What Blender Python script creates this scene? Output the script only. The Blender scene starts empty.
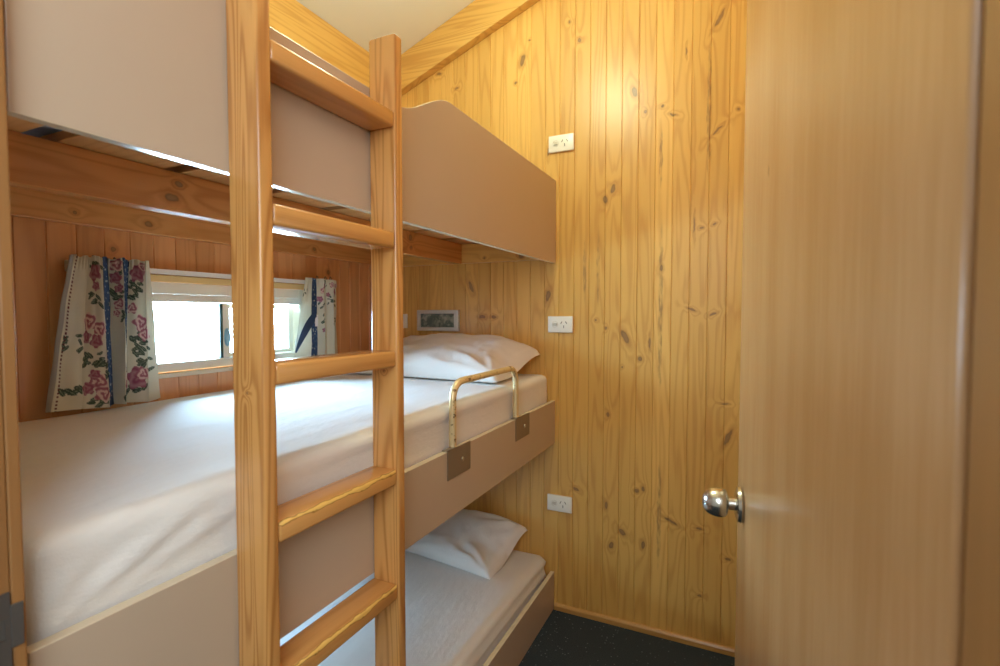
import bpy, bmesh, math, random
from mathutils import Vector, Matrix, noise

random.seed(7)
SC = bpy.context.scene
COL = SC.collection
R = math.radians

# ------------------------------------------------------------------ camera
cam_d = bpy.data.cameras.new('camera')
cam = bpy.data.objects.new('camera', cam_d)
COL.objects.link(cam)
cam.location = (0, 0, 1.35)
cam.rotation_euler = (R(90 - 2.21), R(0.0), R(25.15))
cam_d.sensor_width = 36.0
cam_d.lens = 18.07
cam_d.clip_start = 0.02
cam_d.dof.use_dof = True
cam_d.dof.focus_distance = 1.7
cam_d.dof.aperture_fstop = 5.0
SC.camera = cam

# ------------------------------------------------------------------ world, lights, exposure
W = bpy.data.worlds.new('world')
SC.world = W
W.use_nodes = True
bg = W.node_tree.nodes['Background']
bg.inputs[0].default_value = (0.45, 0.74, 1.0, 1)
bg.inputs[1].default_value = 80.0

SC.view_settings.view_transform = 'Standard'
SC.view_settings.look = 'None'
SC.view_settings.gamma = 1.0
SC.view_settings.use_curve_mapping = False
SC.view_settings.exposure = 0.0
SC.cycles.max_bounces = 12
SC.cycles.diffuse_bounces = 8
SC.cycles.glossy_bounces = 4
SC.cycles.use_denoising = True
SC.cycles.caustics_reflective = False
SC.cycles.caustics_refractive = False
SC.cycles.sample_clamp_indirect = 6.0


def light(name, kind, loc, energy, color, size=0.1, sy=None, target=None, portal=False):
    d = bpy.data.lights.new(name, kind)
    o = bpy.data.objects.new(name, d)
    COL.objects.link(o)
    o.location = loc
    d.energy = energy
    d.color = color
    if kind == 'AREA':
        d.shape = 'RECTANGLE' if sy else 'SQUARE'
        d.size = size
        if sy:
            d.size_y = sy
        if portal:
            d.cycles.is_portal = True
    else:
        d.shadow_soft_size = size
    if target is not None:
        o.rotation_euler = (Vector(target) - Vector(loc)).to_track_quat('-Z', 'Y').to_euler()
    return o


# lamp under the sloping ceiling of the bunk room, and a fill light added in the unseen hall
light('room_lamp', 'POINT', (-0.66, 1.25, 2.60), 25, (0.91, 1.0, 0.68), 0.12)
light('hall_fill', 'AREA', (0.30, -0.80, 2.0), 36, (0.82, 0.93, 1.0), 1.3, target=(-0.75, 0.75, 0.9))
# daylight portals of the two bunk windows (they only guide the sampling of the sky)
light('window_portal', 'AREA', (-1.74, 1.23, 1.28), 1, (1, 1, 1), 0.70, 0.26, target=(0, 1.23, 1.28), portal=True)
light('low_window_portal', 'AREA', (-1.74, 1.23, 0.45), 1, (1, 1, 1), 0.70, 0.16, target=(0, 1.23, 0.45), portal=True)

# ------------------------------------------------------------------ dimensions
XW = -1.66        # window wall
XR = 0.21         # wall behind the open door
D = 2.145         # end wall
YN = 0.265        # room side of the doorway wall
XF = -0.732       # front face of the bunks


def ceil_z(x):
    return 2.628 + 0.378 * (x + 1.559)


# ------------------------------------------------------------------ node helpers
class NT:
    def __init__(self, name):
        self.m = bpy.data.materials.new(name)
        self.m.use_nodes = True
        self.t = self.m.node_tree
        self.n = self.t.nodes
        self.b = self.n['Principled BSDF']

    def link(self, a, b):
        self.t.links.new(a, b)

    def put(self, sock, v):
        if isinstance(v, bpy.types.NodeSocket):
            self.link(v, sock)
        else:
            sock.default_value = v

    def math(self, op, a, b=0.0, c=0.0, clamp=False):
        n = self.n.new('ShaderNodeMath')
        n.operation = op
        n.use_clamp = clamp
        for i, v in enumerate((a, b, c)):
            self.put(n.inputs[i], v)
        return n.outputs[0]

    def vec(self, op, a, b=(0, 0, 0), out=0):
        n = self.n.new('ShaderNodeVectorMath')
        n.operation = op
        self.put(n.inputs[0], a)
        self.put(n.inputs[1], b)
        return n.outputs['Value'] if op == 'LENGTH' else n.outputs[0]

    def smooth(self, v, a, b, lo=0.0, hi=1.0):
        n = self.n.new('ShaderNodeMapRange')
        n.interpolation_type = 'SMOOTHSTEP'
        self.put(n.inputs[0], v)
        for i, x in enumerate((a, b, lo, hi)):
            n.inputs[i + 1].default_value = x
        return n.outputs[0]

    def noise(self, v, scale, detail=2.0, rough=0.5, dist=0.0, out=0):
        n = self.n.new('ShaderNodeTexNoise')
        self.put(n.inputs['Vector'], v)
        n.inputs['Scale'].default_value = scale
        n.inputs['Detail'].default_value = detail
        n.inputs['Roughness'].default_value = rough
        n.inputs['Distortion'].default_value = dist
        return n.outputs[out]

    def white(self, v):
        n = self.n.new('ShaderNodeTexWhiteNoise')
        n.noise_dimensions = '1D'
        self.put(n.inputs['W'], v)
        return n.outputs['Value']

    def comb(self, x, y, z):
        n = self.n.new('ShaderNodeCombineXYZ')
        for i, v in enumerate((x, y, z)):
            self.put(n.inputs[i], v)
        return n.outputs[0]

    def mix(self, f, a, b, mode='MIX'):
        n = self.n.new('ShaderNodeMix')
        n.data_type = 'RGBA'
        n.blend_type = mode
        self.put(n.inputs[0], f)
        for s, v in ((n.inputs[6], a), (n.inputs[7], b)):
            if isinstance(v, (tuple, list)):
                v = tuple(v) + (1.0,) if len(v) == 3 else v
            self.put(s, v)
        return n.outputs[2]

    def coords(self):
        n = self.n.new('ShaderNodeTexCoord')
        s = self.n.new('ShaderNodeSeparateXYZ')
        self.link(n.outputs['Object'], s.inputs[0])
        return n.outputs['Object'], s.outputs[0], s.outputs[1], s.outputs[2]

    def bump(self, h, strength=0.2, dist=0.002):
        n = self.n.new('ShaderNodeBump')
        n.inputs['Strength'].default_value = strength
        n.inputs['Distance'].default_value = dist
        self.put(n.inputs['Height'], h)
        self.link(n.outputs[0], self.b.inputs['Normal'])


def plain(name, col, rough=0.5, metal=0.0, bump=None, spec=0.5, coat=0.0, vary=0.0):
    k = NT(name)
    obj_c, x, y, z = k.coords()
    c = tuple(col) + (1.0,)
    if vary:
        nz = k.noise(obj_c, 6.0, 3.0)
        lo = tuple(v * (1 - vary) for v in col)
        hi = tuple(min(1, v * (1 + vary)) for v in col)
        k.link(k.mix(nz, lo, hi), k.b.inputs['Base Color'])
    else:
        k.b.inputs['Base Color'].default_value = c
    k.b.inputs['Roughness'].default_value = rough
    k.b.inputs['Metallic'].default_value = metal
    k.b.inputs['Specular IOR Level'].default_value = spec
    k.b.inputs['Coat Weight'].default_value = coat
    if bump:
        k.bump(k.noise(obj_c, bump[0], 3.0), bump[1], bump[2])
    return k.m


def wood(name, along, across, light_c, dark_c, knots=(), streaks=(), board=None, off=0.0,
         rough=0.3, spec=0.5, tint=0.12, seed=0.0, rings=5.0, ring_amt=0.5, fibre=0.35, coat=0.0, worn=None):
    """Varnished pine. along / across: object axes 0..2 of the grain and of the board width.
    knots: (across, along, half width, half length, tilt deg) in object coordinates."""
    k = NT(name)
    oc, *xyz = k.coords()
    third = 3 - along - across
    u, g, v = xyz[across], xyz[along], xyz[third]
    if board:
        bid = k.math('FLOOR', k.math('DIVIDE', k.math('SUBTRACT', u, off), board))
        rnd = k.white(k.math('ADD', bid, 17.3 + seed))
        rnd2 = k.white(k.math('ADD', bid, 91.7 + seed))
    else:
        oi = k.n.new('ShaderNodeObjectInfo')
        rnd = oi.outputs['Random']
        rnd2 = k.white(k.math('MULTIPLY', rnd, 57.0))
    shift = k.math('MULTIPLY', rnd, 40.0)
    # knots first: they bend the rings
    dmin = None
    if knots:
        p2 = k.comb(u, g, 0.0)
        jit = k.noise(oc, 45.0, 1.0, out=1)
        p2 = k.vec('ADD', p2, k.vec('MULTIPLY', k.vec('SUBTRACT', jit, (0.5, 0.5, 0.5)), (0.010, 0.012, 0.0)))
        for (ku, kg, ru, rg, an) in knots:
            q = k.vec('SUBTRACT', p2, (ku, kg, 0))
            if an:
                rn = k.n.new('ShaderNodeVectorRotate')
                rn.rotation_type = 'Z_AXIS'
                k.link(q, rn.inputs['Vector'])
                rn.inputs['Angle'].default_value = R(an)
                q = rn.outputs[0]
            q = k.vec('MULTIPLY', q, (1.0 / ru, 1.0 / rg, 0))
            l = k.vec('LENGTH', q)
            dmin = l if dmin is None else k.math('MINIMUM', dmin, l)
    gp = k.comb(k.math('ADD', k.math('MULTIPLY', u, 16.0), shift), k.math('ADD', k.math('MULTIPLY', g, 0.9), shift),
                k.math('MULTIPLY', v, 9.0))
    n1 = k.noise(gp, 1.0, 1.5, 0.4, 0.25)
    if dmin is not None:
        halo = k.math('POWER', 2.718, k.math('MULTIPLY', dmin, -0.55))
        n1 = k.math('ADD', n1, k.math('MULTIPLY', halo, 0.35))
    ph = k.math('MULTIPLY', n1, rings * 6.2832 * 2)
    ring = k.math('ADD', k.math('MULTIPLY', k.math('SINE', ph), 0.5), 0.5)
    ring = k.math('POWER', ring, 2.2)
    fp = k.comb(k.math('MULTIPLY', u, 420.0), k.math('ADD', k.math('MULTIPLY', g, 7.0), shift), k.math('MULTIPLY', v, 300.0))
    fib = k.noise(fp, 1.0, 2.0, 0.6)
    f = k.math('ADD', k.math('MULTIPLY', ring, ring_amt), k.math('MULTIPLY', k.math('SUBTRACT', fib, 0.5), fibre * 1.6), clamp=True)
    big = k.noise(k.comb(k.math('ADD', k.math('MULTIPLY', u, 7.0), shift), k.math('MULTIPLY', g, 1.2), v), 1.0, 2.0)
    f = k.math('ADD', f, k.math('MULTIPLY', k.math('SUBTRACT', big, 0.45), 0.5), clamp=True)
    col = k.mix(f, light_c, dark_c)
    # boards differ a little in tone
    tf = k.math('ADD', 1.0 - tint, k.math('MULTIPLY', rnd2, 2 * tint))
    col = k.mix(1.0, col, k.comb(tf, k.math('POWER', tf, 1.25), k.math('POWER', tf, 1.6)), 'MULTIPLY')
    if streaks:
        p3 = k.comb(k.math('ADD', u, k.math('MULTIPLY', k.math('SUBTRACT', k.noise(k.comb(0.0, k.math('MULTIPLY', g, 22.0), 0.0), 1.0, 3.0), 0.5), 0.012)), g, 0.0)
        sm = None
        for (su, g0, g1, wd) in streaks:
            q = k.vec('MULTIPLY', k.vec('SUBTRACT', p3, (su, (g0 + g1) / 2, 0)), (1.0 / wd, 2.0 / abs(g1 - g0), 0))
            l = k.vec('LENGTH', q)
            sm = l if sm is None else k.math('MINIMUM', sm, l)
        pat = k.smooth(k.noise(k.comb(k.math('MULTIPLY', u, 90.0), k.math('MULTIPLY', g, 18.0), 0.0), 1.0, 3.0), 0.36, 0.66, 0.2, 1.0)
        col = k.mix(k.math('MULTIPLY', k.smooth(sm, 1.0, 0.45), k.math('MULTIPLY', pat, 0.75)), col, (0.27, 0.145, 0.058))
    if dmin is not None:
        halo2 = k.smooth(dmin, 2.3, 0.9, 0.0, 0.42)
        col = k.mix(halo2, col, (dark_c[0] * 0.75, dark_c[1] * 0.68, dark_c[2] * 0.7))
        kn = k.smooth(dmin, 1.0, 0.6)
        kc = k.mix(k.smooth(dmin, 0.95, 0.35), (0.15, 0.080, 0.034), (0.29, 0.16, 0.066))
        col = k.mix(k.math('MULTIPLY', kn, 0.92), col, kc)
    if worn:
        wu, wv = worn                       # worn varnish along one edge of the rung
        e = k.math('ADD', k.math('ABSOLUTE', k.math('SUBTRACT', xyz[0], wu)), k.math('ABSOLUTE', k.math('SUBTRACT', xyz[2], wv)))
        nn = k.noise(k.comb(k.math('MULTIPLY', xyz[0], 60.0), k.math('MULTIPLY', xyz[1], 26.0), k.math('MULTIPLY', xyz[2], 60.0)), 1.0, 3.0)
        lim = k.math('MULTIPLY', k.math('SUBTRACT', nn, 0.30), 0.026)
        dd = k.math('SUBTRACT', lim, e)
        col = k.mix(k.smooth(dd, -0.0022, 0.0006, 0.0, 0.8), col, (0.24, 0.115, 0.02))
        col = k.mix(k.smooth(dd, 0.0004, 0.0022), col, (0.80, 0.50, 0.13))
    k.link(col, k.b.inputs['Base Color'])
    k.b.inputs['Roughness'].default_value = rough
    k.b.inputs['Specular IOR Level'].default_value = spec
    k.b.inputs['Coat Weight'].default_value = coat
    k.b.inputs['Coat Roughness'].default_value = 0.15
    wav = k.noise(k.comb(k.math('MULTIPLY', u, 40.0), k.math('MULTIPLY', g, 5.0), k.math('MULTIPLY', v, 40.0)), 1.0, 2.0)
    k.bump(k.math('ADD', wav, k.math('MULTIPLY', fib, 0.25)), 0.22, 0.0016)
    return k.m


# ------------------------------------------------------------------ materials
PL, PD = (0.74, 0.445, 0.125), (0.55, 0.265, 0.062)        # pale and dark pine
ENDK = [(-0.629, 2.527, 0.010, 0.010, 0), (-0.393, 2.264, 0.011, 0.024, -15), (-0.349, 2.176, 0.007, 0.009, 0), (-0.282, 2.188, 0.006, 0.006, 0), (-0.242, 2.148, 0.015, 0.005, 20), (-0.478, 1.877, 0.012, 0.023, 15), (-0.512, 1.835, 0.012, 0.019, 0), (-0.673, 2.614, 0.006, 0.006, 0), (-0.004, 2.129, 0.006, 0.006, 0), (-0.193, 2.386, 0.003, 0.019, 0), (-0.075, 2.485, 0.007, 0.042, 30), (-0.075, 2.061, 0.005, 0.027, 45), (-0.128, 1.688, 0.008, 0.006, 0), (-0.08, 1.7, 0.009, 0.004, -20), (-0.768, 1.43, 0.013, 0.030, 12), (-0.423, 1.252, 0.012, 0.040, -28), (-0.322, 1.23, 0.005, 0.029, 0), (-0.36, 1.161, 0.010, 0.011, 0), (-0.278, 1.537, 0.007, 0.017, 0), (-0.548, 1.321, 0.006, 0.006, 0), (-0.504, 1.289, 0.006, 0.007, 0), (-0.159, 1.365, 0.018, 0.005, 25), (-0.082, 1.349, 0.015, 0.005, -20), (-0.033, 0.997, 0.014, 0.004, 0), (-0.155, 1.702, 0.003, 0.036, 0), (-0.493, 0.915, 0.008, 0.013, 0), (-0.434, 1.124, 0.004, 0.005, 0), (-0.632, 0.569, 0.018, 0.008, 25), (-0.497, 0.516, 0.008, 0.02, 0), (-0.367, 0.6, 0.010, 0.008, 20), (-0.342, 0.613, 0.008, 0.013, 0), (-0.427, 0.411, 0.021, 0.012, 40), (-0.474, 0.344, 0.011, 0.017, 20), (-0.339, 0.374, 0.008, 0.02, 0), (-0.228, 0.494, 0.033, 0.007, 25), (-0.121, 0.483, 0.014, 0.005, 0), (-0.116, 0.208, 0.010, 0.005, 0), (-0.02, 0.864, 0.010, 0.042, 25), (-0.012, 0.379, 0.012, 0.006, 10), (-0.893, 2.498, 0.012, 0.029, 15), (-0.927, 2.405, 0.006, 0.006, 0), (-1.239, 2.438, 0.011, 0.006, -20), (-1.336, 2.524, 0.014, 0.007, 0), (-1.162, 1.479, 0.010, 0.034, -25), (-1.102, 1.334, 0.019, 0.010, 0), (-1.039, 1.334, 0.014, 0.008, 0), (-0.771, 2.071, 0.005, 0.02, 0), (-0.859, 2.579, 0.005, 0.004, 0)]
ENDS = [(-0.108, 2.46, 1.84, 0.010), (-0.280, 1.80, 0.93, 0.011), (-0.276, 0.78, 0.24, 0.011), (-0.285, 2.13, 1.84, 0.008), (-0.54, 1.75, 1.36, 0.008), (-0.60, 1.70, 1.38, 0.010)]
BW = 0.0681
M_END = wood('pine_lining_end', 2, 0, PL, PD, ENDK, ENDS, BW, -0.715, rough=0.33, spec=0.5, tint=0.09, rings=3.6, ring_amt=0.50, fibre=0.34)
M_SIDE = wood('pine_lining_side', 2, 1, (0.66, 0.315, 0.125), (0.50, 0.205, 0.072), [(1.72, 1.535, 0.010, 0.012, 0), (0.86, 1.54, 0.008, 0.008, 0)], (), BW, 0.02, rough=0.3, tint=0.10, seed=5.0, rings=3.0, ring_amt=0.4, fibre=0.3)
M_BEAM_RAKE = wood('pine_rake_beam', 0, 2, PL, PD, (), (), rough=0.3, tint=0.02, rings=4.5, ring_amt=0.6, fibre=0.25)
M_BEAM = wood('pine_cornice', 1, 2, PL, PD, [(2.487, 0.0, 0.01, 0.01, 0)], (), rough=0.3, tint=0.02, rings=4.0, ring_amt=0.55, fibre=0.25)
M_JOIST = wood('pine_joist', 1, 2, (0.62, 0.27, 0.082), (0.43, 0.155, 0.040), [(0.032, 0.748, 0.011, 0.017, 0), (0.066, 0.765, 0.008, 0.010, 0), (0.068, 1.70, 0.014, 0.012, 0), (0.030, 1.705, 0.006, 0.008, 0)], (), rough=0.22, spec=0.6, tint=0.03, rings=3.5, ring_amt=0.6, fibre=0.25, coat=0.3)
M_LEDGER = wood('pine_ledger', 1, 2, (0.64, 0.30, 0.10), (0.46, 0.185, 0.055), [(0.035, 0.95, 0.010, 0.014, 0), (0.036, 0.757, 0.006, 0.007, 0), (0.035, 1.62, 0.008, 0.010, 0)], (), rough=0.25, tint=0.03, rings=3.5, ring_amt=0.5, fibre=0.25)
M_CLEAT = wood('pine_cleat', 0, 2, PL, PD, [(0.02, -0.89, 0.012, 0.014, 0), (0.02, -1.08, 0.006, 0.006, 0)], (), rough=0.3, tint=0.03, rings=3.5, ring_amt=0.5, fibre=0.25)
M_SLAT = wood('pine_slat', 0, 1, (0.66, 0.36, 0.13), (0.50, 0.23, 0.07), (), (), rough=0.4, tint=0.12, rings=3.0, ring_amt=0.5)
LL, LD = (0.66, 0.335, 0.102), (0.43, 0.18, 0.046)
M_STILE = wood('varnished_ladder_stile', 2, 0, LL, LD, [(0.035, 1.225, 0.003, 0.003, 0)], (), rough=0.24, spec=0.5, tint=0.03, rings=7.5, ring_amt=0.8, fibre=0.3, coat=0.25)
M_RUNG = wood('varnished_ladder_rung', 1, 0, LL, LD, (), (), rough=0.2, spec=0.55, tint=0.05, rings=3.0, ring_amt=0.45, fibre=0.28, coat=0.3)
M_RUNG_WORN = wood('worn_ladder_rung', 1, 0, LL, LD, (), (), rough=0.22, spec=0.5, tint=0.05, rings=3.0, ring_amt=0.45, fibre=0.28, coat=0.3, worn=(0.069, 0.015))
M_JAMB = wood('pine_jamb', 2, 0, (0.33, 0.16, 0.055), (0.25, 0.11, 0.035), (), (), rough=0.3, tint=0.04, rings=3.0, ring_amt=0.4)
M_SKIRT = wood('pine_skirting', 0, 2, (0.56, 0.30, 0.09), (0.42, 0.20, 0.055), (), (), rough=0.28, tint=0.03, rings=2.5, ring_amt=0.4)
M_CASING = wood('pine_casing', 1, 2, (0.72, 0.47, 0.19), (0.55, 0.30, 0.09), (), (), rough=0.3, tint=0.03, rings=2.5, ring_amt=0.4)


def door_mat():
    k = NT('door_veneer')
    oc, x, y, z = k.coords()
    f1 = k.noise(k.comb(k.math('MULTIPLY', x, 200.0), k.math('MULTIPLY', y, 220.0), k.math('MULTIPLY', z, 9.0)), 1.0, 3.0, 0.6)
    f2 = k.noise(k.comb(x, k.math('MULTIPLY', y, 14.0), k.math('MULTIPLY', z, 0.8)), 1.0, 2.0)
    f = k.math('ADD', k.math('MULTIPLY', f1, 0.5), k.math('MULTIPLY', f2, 0.5))
    col = k.mix(k.smooth(f, 0.35, 0.65), (0.515, 0.285, 0.128), (0.44, 0.226, 0.090))
    # one small dark nick in the veneer
    q = k.vec('LENGTH', k.vec('MULTIPLY', k.vec('SUBTRACT', k.comb(y, z, 0.0), (0.515, 1.548, 0)), (1 / 0.0035, 1 / 0.011, 0)))
    col = k.mix(k.smooth(q, 1.0, 0.5, 0.0, 0.7), col, (0.14, 0.07, 0.03))
    k.link(col, k.b.inputs['Base Color'])
    k.b.inputs['Roughness'].default_value = 0.26
    k.b.inputs['Specular IOR Level'].default_value = 0.5
    k.bump(f1, 0.10, 0.001)
    return k.m


M_DOOR = door_mat()
M_LAM = plain('beige_laminate', (0.53, 0.42, 0.31), 0.38, bump=(900.0, 0.03, 0.0005), vary=0.03)
M_EDGE = plain('cream_edging', (0.68, 0.58, 0.42), 0.22, spec=0.6)
M_CEIL = plain('ceiling_paint', (0.86, 0.85, 0.80), 0.7)
M_CREAM = plain('cream_wall_paint', (0.80, 0.76, 0.69), 0.7, vary=0.03)
M_ALU = plain('cream_aluminium', (0.84, 0.79, 0.66), 0.35, spec=0.5)
M_SEAL = plain('dark_green_seal', (0.03, 0.07, 0.06), 0.5)
M_WHITE = plain('white_track', (0.85, 0.85, 0.83), 0.3)
M_GREY = plain('grey_plastic', (0.50, 0.47, 0.43), 0.45)
M_LATCH = plain('glare_blue_latch', (0.28, 0.50, 0.60), 0.3, spec=0.5)  # bluish glare put into the latch colour
M_SOCK = plain('white_socket_plastic', (0.86, 0.84, 0.78), 0.3)
M_SLOT = plain('socket_slot', (0.10, 0.09, 0.08), 0.5)
M_SWITCH = plain('switch_rocker', (0.60, 0.57, 0.50), 0.3)
M_STEEL = plain('satin_steel', (0.62, 0.60, 0.55), 0.24, 1.0)
M_STRIKE = plain('dull_strike_steel', (0.105, 0.095, 0.085), 0.5, 0.3, vary=0.1)
M_BRACKET = plain('bronze_bracket', (0.27, 0.215, 0.16), 0.38, 0.4)
M_SCREW = plain('screw_steel', (0.55, 0.50, 0.42), 0.3, 1.0)
M_TICK = plain('blue_ticking', (0.24, 0.33, 0.52), 0.8, bump=(300.0, 0.3, 0.001), vary=0.4)
M_SILVER = plain('silver_frame', (0.62, 0.60, 0.56), 0.35, 0.3)
M_DKMETAL = plain('hook_metal', (0.16, 0.12, 0.09), 0.4, 0.7)
M_TAG = plain('white_tag', (0.85, 0.86, 0.88), 0.7)
M_BASE = plain('bed_base_board', (0.42, 0.30, 0.18), 0.6)


def brass_mat():
    k = NT('worn_brass')
    oc, x, y, z = k.coords()
    n = k.noise(oc, 70.0, 4.0, 0.65)
    f = k.smooth(k.math('ADD', n, k.math('MULTIPLY', k.math('SUBTRACT', k.noise(oc, 11.0, 1.0), 0.5), 0.5)), 0.60, 0.66)
    k.link(k.mix(f, (0.80, 0.66, 0.38), (0.22, 0.14, 0.06)), k.b.inputs['Base Color'])
    k.b.inputs['Metallic'].default_value = 0.55
    k.link(k.smooth(n, 0.4, 0.6, 0.28, 0.6), k.b.inputs['Roughness'])
    return k.m


M_BRASS = brass_mat()


def sheet_mat(name, col, freq=420.0):
    k = NT(name)
    oc, x, y, z = k.coords()
    k.b.inputs['Base Color'].default_value = col + (1,)
    k.b.inputs['Roughness'].default_value = 0.85
    k.b.inputs['Specular IOR Level'].default_value = 0.2
    k.b.inputs['Sheen Weight'].default_value = 0.15
    n1 = k.noise(oc, freq, 2.0)
    n2 = k.noise(k.vec('MULTIPLY', oc, (26.0, 9.0, 20.0)), 1.0, 4.0, 0.6)
    k.bump(k.math('ADD', k.math('MULTIPLY', n1, 0.06), n2), 0.42, 0.008)
    return k.m


M_SHEET = sheet_mat('white_sheet', (0.80, 0.79, 0.76))
M_PILLOW = sheet_mat('white_pillowcase', (0.82, 0.81, 0.78))


def carpet_mat():
    k = NT('dark_fleck_carpet')
    oc, x, y, z = k.coords()
    n = k.noise(oc, 240.0, 3.0, 0.7)
    v = k.n.new('ShaderNodeTexVoronoi')
    v.inputs['Scale'].default_value = 95.0
    k.link(oc, v.inputs['Vector'])
    vr = k.n.new('ShaderNodeSeparateColor')
    k.link(v.outputs['Color'], vr.inputs[0])
    fleck = k.math('MULTIPLY', k.smooth(v.outputs['Distance'], 0.32, 0.16), k.smooth(vr.outputs[0], 0.80, 0.86))
    base = k.mix(n, (0.018, 0.024, 0.032), (0.075, 0.092, 0.108))
    k.link(k.mix(k.math('MULTIPLY', fleck, 0.5), base, (0.34, 0.36, 0.38)), k.b.inputs['Base Color'])
    k.b.inputs['Roughness'].default_value = 0.95
    k.b.inputs['Specular IOR Level'].default_value = 0.1
    k.bump(n, 0.9, 0.006)
    return k.m


M_CARPET = carpet_mat()


def glass_mat():
    k = NT('window_glass')
    k.n.remove(k.b)
    out = k.n['Material Output']
    tr = k.n.new('ShaderNodeBsdfTransparent')
    gl = k.n.new('ShaderNodeBsdfGlossy')
    gl.inputs['Roughness'].default_value = 0.02
    fr = k.n.new('ShaderNodeFresnel')
    fr.inputs[0].default_value = 1.45
    mx = k.n.new('ShaderNodeMixShader')
    k.link(fr.outputs[0], mx.inputs[0])
    k.link(tr.outputs[0], mx.inputs[1])
    k.link(gl.outputs[0], mx.inputs[2])
    k.link(mx.outputs[0], out.inputs['Surface'])
    return k.m


M_GLASS = glass_mat()


def darkpane_mat():
    k = NT('dark_green_panel')
    oc, x, y, z = k.coords()
    n = k.noise(oc, 34.0, 4.0, 0.6, 0.6)
    k.link(k.mix(k.smooth(n, 0.42, 0.68), (0.11, 0.14, 0.12), (0.34, 0.35, 0.29)), k.b.inputs['Base Color'])  # mottled reflections painted into the dark glass colour
    k.b.inputs['Roughness'].default_value = 0.15
    return k.m


M_PANEL = darkpane_mat()


def curtain_mat(name):
    k = NT(name)
    a = k.n.new('ShaderNodeVertexColor')
    a.layer_name = 'print'
    k.link(a.outputs['Color'], k.b.inputs['Base Color'])
    k.b.inputs['Roughness'].default_value = 0.9
    k.b.inputs['Specular IOR Level'].default_value = 0.15
    out = k.n['Material Output']
    tl = k.n.new('ShaderNodeBsdfTranslucent')
    k.link(a.outputs['Color'], tl.inputs['Color'])
    mx = k.n.new('ShaderNodeMixShader')
    mx.inputs[0].default_value = 0.22
    k.link(k.b.outputs[0], mx.inputs[1])
    k.link(tl.outputs[0], mx.inputs[2])
    k.link(mx.outputs[0], out.inputs['Surface'])
    return k.m


M_CURT = curtain_mat('floral_cotton')

# ------------------------------------------------------------------ mesh helpers


def box(bm, x0, x1, y0, y1, z0, z1, bev=0.0, seg=2):
    r = bmesh.ops.create_cube(bm, size=1.0)
    vs = r['verts']
    for v in vs:
        v.co = Vector((x0 + (v.co.x + .5) * (x1 - x0), y0 + (v.co.y + .5) * (y1 - y0), z0 + (v.co.z + .5) * (z1 - z0)))
    if bev:
        es = list({e for v in vs for e in v.link_edges})
        bmesh.ops.bevel(bm, geom=es, offset=bev, segments=seg, profile=0.5, affect='EDGES', clamp_overlap=True)
    return bm


def prism(bm, pts, axis, a0, a1, bev=0.0):
    """pts: polygon in the two other axes (in xyz order), extruded along axis."""
    def mk(p, a):
        c = [p[0], p[1]]
        c.insert(axis, a)
        return Vector(c)
    lo = [bm.verts.new(mk(p, a0)) for p in pts]
    hi = [bm.verts.new(mk(p, a1)) for p in pts]
    fs = [bm.faces.new(lo), bm.faces.new(hi)]
    n = len(pts)
    for i in range(n):
        fs.append(bm.faces.new((lo[i], lo[(i + 1) % n], hi[(i + 1) % n], hi[i])))
    bmesh.ops.recalc_face_normals(bm, faces=fs)
    if bev:
        es = list(fs[0].edges) + list(fs[1].edges)
        bmesh.ops.bevel(bm, geom=es, offset=bev, segments=2, profile=0.5, affect='EDGES', clamp_overlap=True)
    return bm


def tube(bm, pts, rad, n=16, cap=True):
    pts = [Vector(p) for p in pts]
    rings = []
    up = Vector((0, 0, 1))
    t0 = (pts[1] - pts[0]).normalized()
    nx = t0.cross(Vector((1, 0, 0)))
    if nx.length < 0.1:
        nx = t0.cross(up)
    nx.normalize()
    for i, p in enumerate(pts):
        t = (pts[min(i + 1, len(pts) - 1)] - pts[max(i - 1, 0)]).normalized()
        nx = (nx - t * nx.dot(t)).normalized()
        b = t.cross(nx)
        r = rad[i] if isinstance(rad, (list, tuple)) else rad
        rings.append([bm.verts.new(p + nx * (r * math.cos(a)) + b * (r * math.sin(a))) for a in (2 * math.pi * j / n for j in range(n))])
    fs = []
    for i in range(len(rings) - 1):
        for j in range(n):
            fs.append(bm.faces.new((rings[i][j], rings[i][(j + 1) % n], rings[i + 1][(j + 1) % n], rings[i + 1][j])))
    if cap:
        fs.append(bm.faces.new(rings[0]))
        fs.append(bm.faces.new(rings[-1]))
    bmesh.ops.recalc_face_normals(bm, faces=fs)
    return bm


def lathe(bm, prof, axis_fn, n=32):
    """prof: (radius, distance along axis); axis_fn(dist, r*cos, r*sin) -> point."""
    rings = []
    for r, d in prof:
        if r < 1e-6:
            rings.append([bm.verts.new(axis_fn(d, 0, 0))])
        else:
            rings.append([bm.verts.new(axis_fn(d, r * math.cos(2 * math.pi * j / n), r * math.sin(2 * math.pi * j / n))) for j in range(n)])
    fs = []
    for a, b in zip(rings, rings[1:]):
        for j in range(n):
            q = [a[j % len(a)], a[(j + 1) % len(a)], b[(j + 1) % len(b)], b[j % len(b)]]
            q2 = []
            for v in q:
                if v not in q2:
                    q2.append(v)
            if len(q2) > 2:
                fs.append(bm.faces.new(q2))
    bmesh.ops.recalc_face_normals(bm, faces=fs)
    return bm


def world_loc(o):
    v = Vector((0, 0, 0))
    while o is not None:
        v += o.location
        o = o.parent
    return v


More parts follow.
